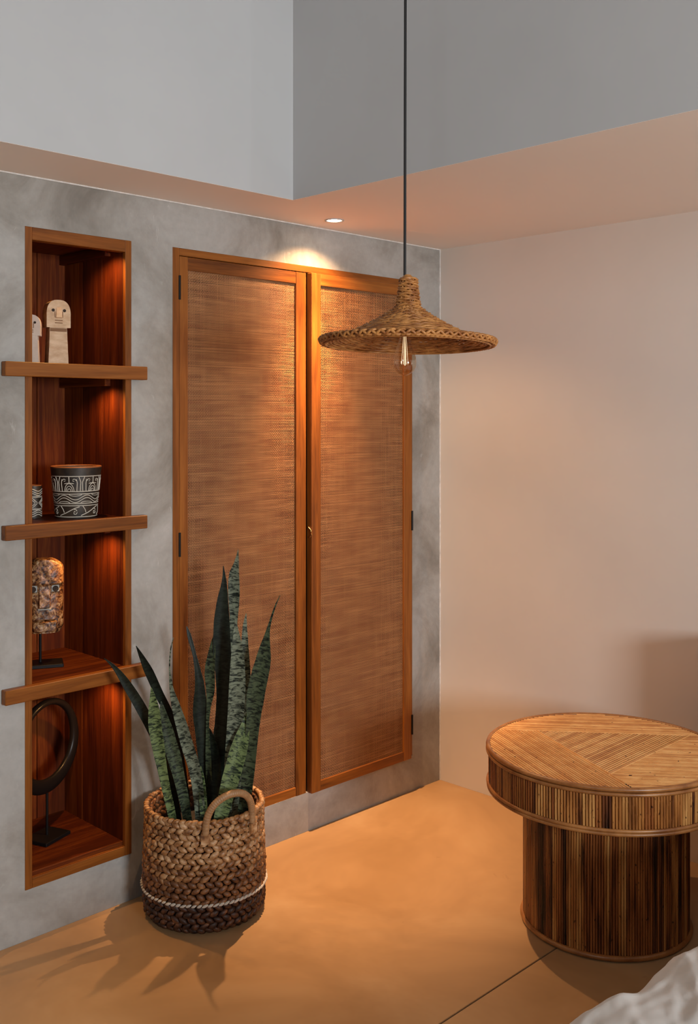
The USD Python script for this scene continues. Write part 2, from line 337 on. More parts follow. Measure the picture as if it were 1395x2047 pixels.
d2 = door(-0.812, CX1 - 0.027, 0.152, FZ1 - 0.028, -0.022, 0.03, 0.050, 0.050, 0.047, 0.040, 4, CX1 - 0.026)
obj('latch', cat([tube([(-0.815, -0.006, 1.205), (-0.816, -0.020, 1.195), (-0.8145, -0.024, 1.175), (-0.8145, -0.012, 1.165)], 0.003, 6)]), brass, d2, smooth=True)

# ------------------------------------------------------------------ downlight
dl = thing('recessed_downlight', 'small round recessed ceiling spotlight glowing above the cane doors', 'ceiling light', DL)
obj('trim_ring', lathe([(0.028, HS + 0.004), (0.029, HS - 0.003), (0.037, HS - 0.003), (0.038, HS + 0.001)], 40, (DL[0], DL[1], 0)), white_paint, dl, smooth=True)
dsc = trimesh.creation.cylinder(0.0285, 0.003, sections=40); dsc.apply_translation([DL[0], DL[1], HS + 0.0005])
obj('lens', dsc, lens_m, dl)

# ------------------------------------------------------------------ pendant lamp
PD = 2.8
PC = at(814.5, 684, PD); pc = PC[:2]; ZR0 = PC[2]; RR = 180 / FPX * PD * 0.985
pl = thing('pendant_lamp', 'conical woven rattan pendant lamp with clear filament bulb, hanging on a black cord', 'pendant lamp', (pc[0], pc[1], ZR0))
zt = at(814, 558, PD)[2]; zn = at(814, 616, PD)[2]
rattan = mottled('rattan', (0.23, 0.068, 0.011), (0.58, 0.255, 0.068), 30, 0.5, (1, 1, 2.0), detail=3, lo=0.32, hi=0.66)
tilt = trimesh.transformations.rotation_matrix(math.radians(1.0), np.r_[fw], PC) @ trimesh.transformations.rotation_matrix(math.radians(-2.2), np.r_[rt], PC)
def tl(mm): return trimesh.transform_points(np.asarray(mm[0]), tilt), mm[1]
NS = 28
def weave_ring(r, z, rad, k, slope, amp=0.0022, n=112, stakes=NS):
    a = np.linspace(0, 2 * np.pi, n, endpoint=False)
    o = amp * np.cos(stakes / 2 * a + math.pi * k)
    rr = r + o * 0.6; zz = z + o * 0.8 + 0.0012 * np.sin(3 * a + k * 1.7)
    return tube(np.stack([pc[0] + rr * np.cos(a), pc[1] + rr * np.sin(a), zz], -1), rad, 5, closed=True)
prof = lambda s: (0.036 + (RR - 0.010 - 0.036) * s ** 1.10, zn + (ZR0 - 0.004 - zn) * (1 - (1 - s) ** 1.28))
rings = []
for k in range(46):
    r, z = prof(k / 45.0)
    rings.append(weave_ring(r, z, 0.0030, k, 1))
obj('shade_weave', tl(cat(rings)), rattan, pl, smooth=True)
stk = []
for i in range(NS):
    a = 2 * math.pi * i / NS
    pts = []
    for s in np.linspace(0, 1, 14):
        r, z = prof(s); pts.append((pc[0] + r * math.cos(a), pc[1] + r * math.sin(a), z))
    stk.append(tube(pts, 0.0030, 6))
obj('stakes', tl(cat(stk)), rattan, pl, smooth=True)
neck = []
for k in range(17):
    s = k / 16.0; r = 0.0235 + 0.0105 * s ** 1.3; z = zt + (zn - zt) * s
    a = np.linspace(0, 2 * np.pi, 48, endpoint=False)
    rr = r + 0.0014 * np.cos(7 * a + k * math.pi); zz = z + 0.0018 * np.sin(2 * a + k * 2.1)
    neck.append(tube(np.stack([pc[0] + rr * np.cos(a), pc[1] + rr * np.sin(a), zz], -1), 0.0031, 6, closed=True))
obj('neck_wrap', tl(cat(neck)), rattan, pl, smooth=True)
nk = []
for i in range(14):
    a = 2 * math.pi * i / 14
    nk.append(tube([(pc[0] + r_ * math.cos(a), pc[1] + r_ * math.sin(a), z_) for r_, z_ in ((0.0215, zt + 0.004), (0.025, (zt + zn) / 2), (0.033, zn - 0.002))], 0.0026, 5))
obj('neck_stakes', tl(cat(nk)), rattan, pl, smooth=True)
rim = []
aa = np.linspace(0, 2 * np.pi, 360, endpoint=False)
for ph, sg in ((0.0, 1), (math.pi, 1), (math.pi / 2, -1), (1.5 * math.pi, -1)):
    t = sg * aa * 30 + ph
    rr = RR - 0.006 + 0.0050 * np.cos(t) + 0.0012 * np.sin(2 * t); zz = ZR0 + 0.0068 * np.sin(t)
    rim.append(tube(np.stack([pc[0] + rr * np.cos(aa), pc[1] + rr * np.sin(aa), zz], -1), 0.0038, 6, closed=True))
obj('rim_braid', tl(cat(rim)), rattan, pl, smooth=True)
hoop = ring(pc, RR - 0.017, ZR0 - 0.0085, 0.0032, 120, 6)
obj('inner_hoop', tl(hoop), rattan, pl, smooth=True)
for a0 in (math.radians(-160), math.radians(20), math.radians(75), math.radians(-60)):
    for sgn in (-1, 1):
        p = [(pc[0] + (RR - q) * math.cos(a0 + sgn * u), pc[1] + (RR - q) * math.sin(a0 + sgn * u), ZR0 - 0.006 + q * 0.28) for q, u in ((0.012, 0.07), (0.035, 0.0), (0.06, -0.09))]
        obj('binding_tie', tl(tube(p, 0.0026, 5)), rattan, pl, smooth=True)
BP = at(809, 700, PD); bz0 = at(809, 751, PD)[2]
obj('cord', tube([(BP[0], BP[1], zt - 0.02), (BP[0] + 0.003, BP[1], 3.0), (BP[0] + 0.004, BP[1], ZR)], 0.0038, 10), plain('black_cable', (0.008, 0.007, 0.007), 0.6), pl, smooth=True)
obj('cord_grip', lathe([(0.0, zt + 0.012), (0.008, zt + 0.012), (0.019, zt + 0.002), (0.019, zt - 0.002), (0, zt - 0.002)], 24, (pc[0], pc[1], 0)), rattan, pl, smooth=30)
sock = lathe([(0.0, bz0 + 0.185), (0.017, bz0 + 0.18), (0.019, bz0 + 0.12), (0.0, bz0 + 0.118)], 24, (BP[0], BP[1], 0))
so = obj('socket', sock, black, pl, smooth=30)
def glassy():
    n = {'t': ('transparent_bsdf', {'color': (0.93, 0.84, 0.71)}), 'gl': ('glossy_bsdf', {'color': (1, 1, 1), 'roughness': 0.10}),
         'lw': ('layer_weight', {'blend': 0.25}), 'mm': ('math', {'math_type': 'multiply_add', 'value2': 0.42, 'value3': 0.04}), 'mx': ('mix_closure', {})}
    return mat('thin_glass', n, [('lw.facing', 'mm.value1'), ('mm.value', 'mx.fac'), ('t.BSDF', 'mx.closure1'), ('gl.BSDF', 'mx.closure2')], 'mx.closure')
glass = glassy()
bp = [(0.0005, 0), (0.007, 0.0008), (0.016, 0.005), (0.025, 0.0135), (0.0305, 0.025), (0.0318, 0.036), (0.0300, 0.050), (0.026, 0.066), (0.0205, 0.085), (0.0165, 0.102), (0.014, 0.118), (0.0135, 0.123)]
bu = obj('bulb', lathe([(r, bz0 + z) for r, z in bp], 40, (BP[0], BP[1], 0)), glass, pl, smooth=True, label='clear teardrop glass bulb')
fil = []
for i in range(8):
    a = 2 * math.pi * i / 8 + 0.3
    fil.append(tube([(BP[0] + 0.0045 * math.cos(a), BP[1] + 0.0045 * math.sin(a), bz0 + 0.108), (BP[0] + 0.0095 * math.cos(a), BP[1] + 0.0095 * math.sin(a), bz0 + 0.031)], 0.0007, 5))
fil.append(tube([(BP[0], BP[1], bz0 + 0.12), (BP[0], BP[1], bz0 + 0.028)], 0.0022, 6))
fil_m = mat('filament', {'e': ('principled_bsdf', {'base_color': (0.85, 0.80, 0.70), 'roughness': 0.3, 'metallic': 0.3, 'emission_color': (1.0, 0.8, 0.55), 'emission_strength': 0.4})}, [], 'e.BSDF')
obj('filament', cat(fil), fil_m, bu, smooth=True)

# ------------------------------------------------------------------ cane-reed side table
TC = np.array([-0.612, -1.212]); RT, RB, HT, AP = 0.383, 0.268, 0.566, 0.141
tb = thing('side_table', 'round two-tier side table clad in split reeds beside the white bed', 'table', (TC[0], TC[1], 0))
def reed_mat(name, c_dark, c_mid, c_light, axis, spots=0.62):
    s, k = {'z': ((60, 60, 5), (120, 120, 70)), 'h': ((24, 24, 24), (75, 75, 75))}[axis]
    n = {'g': ('geometry', {}), 'm': ('mapping', {'scale': s}), 'n': ('noise_texture', {'scale': 1.0, 'detail': 2, 'roughness': 0.5}),
         'r': ('rgb_ramp', {'ramp': [(0.30, c_light), (0.5, c_mid), (spots, c_dark), (spots + 0.09, tuple(0.25 * x for x in c_dark))] if axis == 'z' else [(0.35, c_light), (0.65, c_mid)]}),
         'm2': ('mapping', {'scale': k}), 'n2': ('noise_texture', {'scale': 1.0, 'detail': 1}),
         'r2': ('rgb_ramp', {'ramp': [(0.735 if axis == 'h' else 0.70, (1, 1, 1)), (0.79 if axis == 'h' else 0.76, (0.12, 0.07, 0.05))]}), 'mx': ('mix', {'mix_type': 'multiply', 'fac': 1.0}),
         'p': ('principled_bsdf', {'roughness': 0.34})}
    l = [('g.position', 'm.vector'), ('m.vector', 'n.vector'), ('n.fac', 'r.fac'), ('g.position', 'm2.vector'), ('m2.vector', 'n2.vector'), ('n2.fac', 'r2.fac'),
         ('r.color', 'mx.color1'), ('r2.color', 'mx.color2'), ('mx.color', 'p.base_color')]
    return mat(name, n, l)
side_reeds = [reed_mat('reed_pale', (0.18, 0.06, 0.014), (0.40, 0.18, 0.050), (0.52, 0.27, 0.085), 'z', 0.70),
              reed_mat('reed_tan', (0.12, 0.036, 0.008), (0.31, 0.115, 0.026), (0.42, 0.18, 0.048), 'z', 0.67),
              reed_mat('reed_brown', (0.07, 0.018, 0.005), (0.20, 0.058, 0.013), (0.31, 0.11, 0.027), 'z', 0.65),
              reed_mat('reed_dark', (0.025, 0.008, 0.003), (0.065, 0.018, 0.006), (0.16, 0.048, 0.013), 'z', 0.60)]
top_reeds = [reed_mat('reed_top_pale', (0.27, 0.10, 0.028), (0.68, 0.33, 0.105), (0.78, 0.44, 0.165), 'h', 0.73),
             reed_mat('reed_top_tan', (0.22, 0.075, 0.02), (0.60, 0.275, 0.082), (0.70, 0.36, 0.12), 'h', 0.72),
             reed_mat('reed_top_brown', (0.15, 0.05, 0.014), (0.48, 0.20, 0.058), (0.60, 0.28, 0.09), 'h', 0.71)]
rattan_pole = mottled('rattan_pole', (0.18, 0.058, 0.014), (0.42, 0.18, 0.052), 14, 0.35, lo=0.3, hi=0.7)
core = plain('table_core', (0.03, 0.012, 0.005), 0.8)
apron = group_part('apron', tb); basep = group_part('base', tb); topp = group_part('top', tb)
cyl = trimesh.creation.cylinder(RT - 0.012, AP - 0.015, sections=72); cyl.apply_translation([TC[0], TC[1], HT - AP / 2 - 0.004]); obj('drum', cyl, core, apron, smooth=30)
cyl = trimesh.creation.cylinder(RB - 0.010, HT - AP, sections=72); cyl.apply_translation([TC[0], TC[1], (HT - AP) / 2 + 0.006]); obj('drum', cyl, core, basep, smooth=30)
def reed(p0, p1, rad, n=6):
    p0, p1 = np.asarray(p0, float), np.asarray(p1, float)
    k = rng.uniform(0.15, 0.85); e = 0.004 / max(np.linalg.norm(p1 - p0), 0.02)
    ts = [0, k - e, k, k + e, 1]; rs = [rad, rad, rad * 1.13, rad, rad]
    return tube([p0 + (p1 - p0) * t for t in ts], np.array(rs), n, caps=False)
def dark_seq(n, seed, wts):
    g = random.Random(seed); out = []
    while len(out) < n:
        run = g.choice([1, 1, 2, 2, 3]); kind = g.choices([0, 1, 2, 3], wts)[0]
        out += [kind] * run
    return out[:n]
for part, nr, R, z0, z1, nm, sd in ((apron, 250, RT - 0.010, HT - AP + 0.018, HT - 0.024, 'apron_reed', 1), (basep, 196, RB - 0.008, 0.014, HT - AP - 0.002, 'base_reed', 2)):
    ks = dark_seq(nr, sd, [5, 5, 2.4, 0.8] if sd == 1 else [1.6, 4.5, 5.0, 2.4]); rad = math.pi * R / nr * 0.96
    for i in range(nr):
        a = 2 * math.pi * i / nr
        p = (TC[0] + R * math.cos(a), TC[1] + R * math.sin(a))
        obj(nm, reed((*p, z0), (*p, z1), rad * rng.uniform(0.92, 1.06), 8), side_reeds[ks[i]], part, smooth=True)
for rr_, zz_, q in ((RT - 0.005, HT - 0.006, 0.0074), (RT - 0.003, HT - 0.0195, 0.0060), (RT - 0.004, HT - AP + 0.0155, 0.0055), (RT - 0.006, HT - AP + 0.0045, 0.0062)):
    obj('rattan_binding', ring(TC, rr_, zz_, q, 128, 10), rattan_pole, apron, smooth=True)
obj('rattan_binding', ring(TC, RB - 0.003, 0.011, 0.0085, 110, 10), rattan_pole, basep, smooth=True)
cyl = trimesh.creation.cylinder(RT - 0.012, 0.012, sections=72); cyl.apply_translation([TC[0], TC[1], HT - 0.010]); obj('panel', cyl, core, topp, smooth=30)
A_, B_, D_, E_ = np.array([-0.685, -0.871]), np.array([-0.301, -1.349]), np.array([-0.622, -0.957]), np.array([-0.862, -1.430])
disc = Point(*TC).buffer(RT - 0.012, 64)
def half(p, q, side):
    "the half plane left (+1) or right (-1) of the line p->q"
    d = (q - p) / np.linalg.norm(q - p); nn = np.array([-d[1], d[0]]) * side
    a, b = p - d * 3, q + d * 3
    return Polygon([a, b, b + nn * 3, a + nn * 3])
d1, d2_ = (B_ - A_) / np.linalg.norm(B_ - A_), (E_ - D_) / np.linalg.norm(E_ - D_)
d3 = np.array([1.0, 0.012]); P3 = np.array([-0.831, -1.356])
back = disc.intersection(half(A_, B_, 1))
front = disc.intersection(half(A_, B_, -1))
leftp = front.intersection(half(D_, E_, -1)); rest = front.intersection(half(D_, E_, 1))
tri = rest.intersection(half(P3, P3 + d3, 1)); right = rest.intersection(half(P3, P3 + d3, -1))
zs = HT - 0.0065
for poly, dv in ((back, d1), (leftp, d2_), (tri, d3 / np.linalg.norm(d3)), (right, d1)):
    nv = np.array([-dv[1], dv[0]]); pit = 0.0098
    for k in range(-45, 46):
        c0 = TC + nv * (k + 0.5) * pit
        g = poly.intersection(LineString([c0 - dv, c0 + dv]))
        if g.is_empty or g.length < 0.02: continue
        for s in getattr(g, 'geoms', [g]):
            q = np.array(s.coords)
            obj('top_reed', reed((*q[0], zs), (*q[-1], zs), pit * 0.495, 8), top_reeds[rng.choices([0, 1, 2], [5, 4, 2])[0]], topp, smooth=True)
for p, q in ((A_, A_ + d1 * 0.615), (D_, E_), (P3, P3 + d3 * 0.525)):
    obj('seam_reed', tube([(*p, zs + 0.002), (*q, zs + 0.002)], 0.0042, 8), top_reeds[0], topp, smooth=True)

# ------------------------------------------------------------------ basket
BC = np.array([-1.482, -0.214]); RBK, HB = 0.188, 0.352
bk = thing('woven_basket', 'round brown braided basket planter with arched handle and a white rope stripe', 'basket', (BC[0], BC[1], 0))
def fibre(name, ramp, scale=42, rough=0.5):
    "tone changes from strand to strand, by noise about as wide as a strand"
    return mat(name, {'g': ('geometry', {}), 'n': ('noise_texture', {'scale': scale, 'detail': 2, 'roughness': 0.6}), 'r': ('rgb_ramp', {'ramp': ramp}), 'p': ('principled_bsdf', {'roughness': rough})},
               [('g.position', 'n.vector'), ('n.fac', 'r.fac'), ('r.color', 'p.base_color')])
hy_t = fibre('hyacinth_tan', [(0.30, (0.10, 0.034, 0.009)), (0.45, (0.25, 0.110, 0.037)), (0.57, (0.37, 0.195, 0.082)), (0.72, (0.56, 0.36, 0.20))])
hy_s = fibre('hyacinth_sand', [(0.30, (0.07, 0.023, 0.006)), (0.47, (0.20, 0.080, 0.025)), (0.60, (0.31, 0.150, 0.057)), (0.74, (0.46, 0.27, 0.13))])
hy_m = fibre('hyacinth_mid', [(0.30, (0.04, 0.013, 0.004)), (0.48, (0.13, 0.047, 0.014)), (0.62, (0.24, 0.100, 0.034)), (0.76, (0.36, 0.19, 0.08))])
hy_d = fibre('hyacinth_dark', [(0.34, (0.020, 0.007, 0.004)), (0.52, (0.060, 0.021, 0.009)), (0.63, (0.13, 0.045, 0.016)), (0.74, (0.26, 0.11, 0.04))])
rope_m = islands('white_rope', [(0.0, (0.50, 0.44, 0.36)), (1.0, (0.72, 0.67, 0.60))], 0.8)
ico = trimesh.creation.icosphere(2, 1.0); iv, iff = np.asarray(ico.vertices), np.asarray(ico.faces)
def pods(R, z, n, size, slant, off, jit=1.0):
    out = []
    for i in range(n):
        a = 2 * math.pi * (i + off) / n
        t = np.array([-math.sin(a), math.cos(a), 0]); o = np.array([math.cos(a), math.sin(a), 0]); u = np.array([0, 0, 1.0])
        s = math.radians(slant + rng.uniform(-7, 7) * jit)
        ax, az = t * math.cos(s) + u * math.sin(s), -t * math.sin(s) + u * math.cos(s)
        sz = np.array(size) * [rng.uniform(0.88, 1.12), rng.uniform(0.85, 1.15), rng.uniform(0.88, 1.1)]
        sh = iv.copy(); sh[:, 2] *= 1 - 0.25 * sh[:, 0] ** 2; sh[:, 1] += 0.25 * (1 - sh[:, 0] ** 2) - 0.15
        c = np.array([BC[0], BC[1], z + rng.uniform(-0.0012, 0.0012) * jit]) + o * (R + rng.uniform(-0.0015, 0.0015) * jit)
        out.append((c + sh[:, :1] * sz[0] * ax + sh[:, 1:2] * sz[1] * o + sh[:, 2:] * sz[2] * az, iff))
    return cat(out)
def RB_at(z): return RBK + 0.010 * (1 - abs(z / HB - 0.35) * 1.2) - (0.014 if z < 0.02 else 0.0)
NR = 19
for k in range(NR):
    z = 0.010 + (HB - 0.018) * k / (NR - 1)
    sl = 28 if k % 2 else -28
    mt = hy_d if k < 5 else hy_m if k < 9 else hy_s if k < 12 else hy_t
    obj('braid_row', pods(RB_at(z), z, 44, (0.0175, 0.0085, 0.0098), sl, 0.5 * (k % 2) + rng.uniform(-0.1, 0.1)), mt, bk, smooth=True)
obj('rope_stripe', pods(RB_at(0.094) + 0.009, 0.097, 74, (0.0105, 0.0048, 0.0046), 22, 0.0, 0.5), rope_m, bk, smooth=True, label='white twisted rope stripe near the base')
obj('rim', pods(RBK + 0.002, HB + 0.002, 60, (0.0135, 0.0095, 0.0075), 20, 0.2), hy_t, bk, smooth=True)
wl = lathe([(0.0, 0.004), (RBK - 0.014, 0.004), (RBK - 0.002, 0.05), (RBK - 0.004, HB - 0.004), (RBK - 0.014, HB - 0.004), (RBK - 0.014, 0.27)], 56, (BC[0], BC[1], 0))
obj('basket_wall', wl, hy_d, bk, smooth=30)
inn = []
for k in range(4):
    inn.append(pods(RBK - 0.012, HB - 0.012 - 0.019 * k, 40, (0.0165, 0.007, 0.0095), 25 if k % 2 else -25, 0.3 * k))
obj('inner_braid', cat(inn), hy_m, bk, smooth=True)
th = []
a_cam = math.atan2(EYE[1] - BC[1], EYE[0] - BC[0])
N = 150
hs = []
for i in range(N):
    s = i / (N - 1.0); a = a_cam + math.radians(1 + 49 * (0.5 - 0.5 * math.cos(math.pi * s)) )
    hz = HB - 0.035 + 0.125 * (math.sin(math.pi * s) ** 0.75 if 0 < s < 1 else 0)
    r_ = RBK + 0.012 + 0.008 * math.sin(math.pi * s)
    hs.append((BC[0] + r_ * math.cos(a), BC[1] + r_ * math.sin(a), hz))
hs = np.array(hs)
rad = 0.0108 + 0.0013 * np.abs(np.sin(np.arange(N) * math.pi / 3.6))
obj('handle', tube(hs, rad, 12), islands('handle_wrap', [(0.0, (0.20, 0.095, 0.038)), (1.0, (0.44, 0.25, 0.115))], 0.5, (1, 1, 1), 60, 0.9), bk, smooth=True, label='tan wrapped arch handle')
for e in (0, -1):
    p = hs[e]; o = np.array([p[0] - BC[0], p[1] - BC[1], 0]); o /= np.linalg.norm(o); t = np.array([-o[1], o[0], 0])
    bm = trimesh.creation.box([0.030, 0.010, 0.032]); mm_ = np.eye(4); mm_[:3, 0], mm_[:3, 1], mm_[:3, 2], mm_[:3, 3] = t, o, [0, 0, 1], p + np.array([0, 0, -0.008]) + o * 0.004
    bm.apply_transform(mm_); obj('handle_loop', bm, hy_t, bk)

# ------------------------------------------------------------------ snake plant
sp = thing('snake_plant', 'tall snake plant with dark banded sword leaves growing from the braided basket', 'plant', (BC[0], BC[1], 0.25))
soil = lathe([(0.0, 0.275), (0.08, 0.272), (RBK - 0.018, 0.262), (RBK - 0.020, 0.24), (0, 0.24)], 40, (BC[0], BC[1], 0))
obj('soil', soil, mottled('potting_soil', (0.010, 0.007, 0.005), (0.035, 0.022, 0.013), 60, 0.95, bump=0.5), sp, smooth=30)
def leaf_mat(name, dark, light, edge):
    n = {'g': ('geometry', {}), 'at': ('attribute', {'attribute': 'st'}), 'm': ('mapping', {'scale': (4.0, 46.0, 1)}), 
         'n': ('noise_texture', {'scale': 1.0, 'detail': 4, 'roughness': 0.6, 'distortion': 1.0}),
         'r': ('rgb_ramp', {'ramp': [(0.40, dark), (0.47, tuple(0.6 * a + 0.4 * b for a, b in zip(dark, light))), (0.56, light)]}),
         'p': ('principled_bsdf', {'roughness': 0.42, 'specular_ior_level': 0.3})}
    l = [('at.vector', 'm.vector'), ('m.vector', 'n.vector'), ('n.fac', 'r.fac'), ('r.color', 'p.base_color')]
    return mat(name, n, l)
LM = {'l': leaf_mat('leaf_light', (0.009, 0.018, 0.008), (0.150, 0.200, 0.075), 0), 'g': leaf_mat('leaf_grey', (0.009, 0.014, 0.010), (0.185, 0.210, 0.145), 0),
      'd': leaf_mat('leaf_dark', (0.004, 0.007, 0.005), (0.014, 0.021, 0.014), 0), 'm': leaf_mat('leaf_mid', (0.005, 0.009, 0.006), (0.068, 0.090, 0.046), 0)}
def leaf(pts, d0, d1, yaw, material, cup=0.35):
    "pts from the tip down: photo pixel and half width in pixels; d0, d1 the distance at tip and base; yaw turns the blade"
    p = np.array([(q[0], q[1]) for q in pts], float); hw = np.array([q[2] for q in pts], float)
    s = np.r_[0, np.cumsum(np.linalg.norm(np.diff(p, axis=0), axis=1))]; s /= s[-1]
    from scipy.interpolate import PchipInterpolator as PI
    t = np.linspace(0, 1, 40) ** 1.2
    X, Y, Wd = PI(s, p[:, 0])(t), PI(s, p[:, 1])(t), PI(s, hw)(t)
    D = d0 + (d1 - d0) * t
    C = np.array([at(x, y, d) for x, y, d in zip(X, Y, D)])
    T = np.gradient(C, axis=0); T /= np.linalg.norm(T, axis=1, keepdims=True)
    rv = rt * math.cos(yaw) + fw * math.sin(yaw)
    side = rv - (T @ rv)[:, None] * T; side /= np.linalg.norm(side, axis=1, keepdims=True)
    nor = np.cross(side, T)                       # towards or away from the viewer
    nor *= np.sign(-(nor @ fw))[:, None]
    wm = np.maximum(Wd * D / FPX / math.cos(yaw), 0.0004)
    u = np.linspace(-1, 1, 9)
    thick = np.minimum(0.0032, wm * 0.5)
    V, ST = [], []
    for sgn in (1, -1):
        prof_ = np.sqrt(np.maximum(1 - u ** 2, 0)) * 0.5 + 0.08
        for i in range(len(t)):
            V.append(C[i] + side[i] * (u * wm[i])[:, None] + nor[i] * ((u ** 2 - 0.4) * cup * wm[i] + sgn * prof_ * thick[i])[:, None])
            ST.append(np.stack([u * wm[i] * 10, np.full(9, (1 - t[i]) * abs(C[0, 2] - C[-1, 2]) * 2.2 + abs(hash(pts[0][:2])) % 50 * 0.37), np.zeros(9)], -1))
    n, k = len(t), 9
    V = np.array(V).reshape(-1, 3); ST = np.array(ST).reshape(-1, 3)
    idx = np.arange(2 * n * k).reshape(2, n, k)
    f = []
    a = idx[0]; f.append(np.stack([a[:-1, :-1], a[1:, :-1], a[1:, 1:], a[:-1, 1:]], -1).reshape(-1, 4))
    b = idx[1]; f.append(np.stack([b[:-1, :-1], b[:-1, 1:], b[1:, 1:], b[1:, :-1]], -1).reshape(-1, 4))
    for c, fl_ in ((0, 0), (k - 1, 1)):
        q = np.stack([idx[0, :-1, c], idx[1, :-1, c], idx[1, 1:, c], idx[0, 1:, c]], -1); f.append(q if not fl_ else q[:, ::-1])
    for r_, fl_ in ((0, 1), (n - 1, 0)):
        q = np.stack([idx[0, r_, :-1], idx[1, r_, :-1], idx[1, r_, 1:], idx[0, r_, 1:]], -1); f.append(q if not fl_ else q[:, ::-1])
    f = np.vstack(f)
    pr_ = obj('leaf', (V, np.vstack([f[:, [0, 1, 2]], f[:, [0, 2, 3]]])), LM[material], sp, smooth=True)
    UsdGeom.PrimvarsAPI(pr_).CreatePrimvar('st', Sdf.ValueTypeNames.TexCoord2fArray, 'vertex').Set([Gf.Vec2f(float(x), float(y)) for x, y, _ in ST])
LEAVES = [
 ([(208,1316,.6),(228,1333,4),(260,1378,9.5),(285,1420,10.5),(310,1470,10),(338,1550,8),(356,1640,7)], 3.28, 3.44, .2, 'd'),
 ([(272,1291,.6),(285,1315,6),(300,1345,10),(318,1385,10),(338,1425,9),(354,1480,8),(368,1560,8),(376,1640,7)], 3.36, 3.46, -.2, 'd'),
 ([(302,1374,.6),(305,1390,5),(308,1420,11),(310,1450,13),(318,1500,12),(325,1540,9.5),(333,1580,8.5),(343,1625,8),(347,1650,7)], 3.29, 3.33, .1, 'l'),
 ([(322,1402,.6),(326,1430,8),(335,1470,13),(347,1510,13),(357,1550,11),(368,1600,9.5),(376,1648,8)], 3.34, 3.37, .3, 'm'),
 ([(347,1274,.5),(341,1300,1.2),(339,1330,1.4),(342,1370,3.5),(352,1410,9),(364,1450,12),(377,1495,13),(388,1530,12.5),(396,1575,11.5),(401,1645,10)], 3.33, 3.37, -.15, 'g'),
 ([(373,1252,.8),(380,1278,4),(387,1303,3.5),(394,1336,5.5),(399,1375,9.5),(399,1420,13.5),(402,1460,12),(404,1520,8),(408,1600,8),(411,1645,8)], 3.40, 3.45, .35, 'd'),
 ([(418,1455,.8),(424,1480,8),(428,1510,12),(430,1545,14),(428,1590,13),(424,1650,11)], 3.44, 3.40, -.3, 'd'),
 ([(446,1131,.6),(448,1160,4.5),(445,1200,11),(443,1250,16),(444,1300,17.5),(446,1350,15),(445,1395,12),(442,1440,12),(440,1480,15),(442,1540,16),(443,1640,12)], 3.39, 3.47, .1, 'd'),
 ([(476,1098,.6),(473,1125,5),(468,1150,10.5),(468,1180,12),(468,1215,10),(467,1240,8),(466,1300,9),(464,1400,9),(460,1640,9)], 3.43, 3.50, -.1, 'g'),
 ([(471,1238,.8),(472,1265,6),(474,1290,10),(475,1330,14.5),(474,1380,16.5),(471,1430,16),(466,1470,13.5),(460,1520,11),(454,1640,9)], 3.33, 3.38, .05, 'g'),
 ([(492,1226,.6),(489,1260,5),(489,1290,7),(490,1330,9),(492,1370,9),(488,1420,9),(480,1500,9),(470,1640,8)], 3.41, 3.44, .25, 'g'),
 ([(560,1190,.5),(549,1215,1.6),(541,1240,2.2),(535,1265,4.5),(531,1290,10),(527,1320,15.5),(520,1350,17.5),(512,1390,18),(508,1430,14.5),(503,1480,13),(498,1530,13),(494,1570,12),(486,1625,11)], 3.32, 3.36, -.2, 'm'),
 ([(496,1418,.8),(490,1450,9),(482,1480,15),(474,1510,17.5),(463,1550,17.5),(452,1590,15.5),(438,1648,13)], 3.36, 3.30, .1, 'l'),
 ([(428,1268,.6),(424,1305,7.5),(420,1345,10.5),(421,1378,9),(417,1415,4.5),(415,1450,3.5),(417,1520,6),(421,1640,7)], 3.41, 3.43, -.25, 'm'),
 ([(401,1530,.6),(404,1560,5.5),(406,1600,8),(410,1648,7)], 3.37, 3.36, .0, 'l'),
]
for Lf in LEAVES: leaf(*Lf)

# ------------------------------------------------------------------ objects on the shelves
def frame_at(pos, yaw):
    mm_ = np.eye(4); c, s = math.cos(yaw), math.sin(yaw)
    mm_[:3, :3] = [[c, -s, 0], [s, c, 0], [0, 0, 1]]; mm_[:3, 3] = pos
    return mm_
def place(mm_, M):
    if isinstance(mm_, trimesh.Trimesh): mm_ = (np.asarray(mm_.vertices), np.asarray(mm_.faces))
    return trimesh.transform_points(np.asarray(mm_[0]), M), np.asarray(mm_[1])
stone = mottled('carved_stone', (0.50, 0.31, 0.17), (0.66, 0.47, 0.30), 22, 0.6, (1, 1, 2.4), bump=0.15)
stone2 = mottled('pale_stone', (0.60, 0.47, 0.37), (0.70, 0.58, 0.48), 18, 0.6, bump=0.1)
ink = plain('carved_hollow', (0.03, 0.015, 0.008), 0.8)
stone_groove = plain('stone_groove', (0.22, 0.11, 0.05), 0.8)
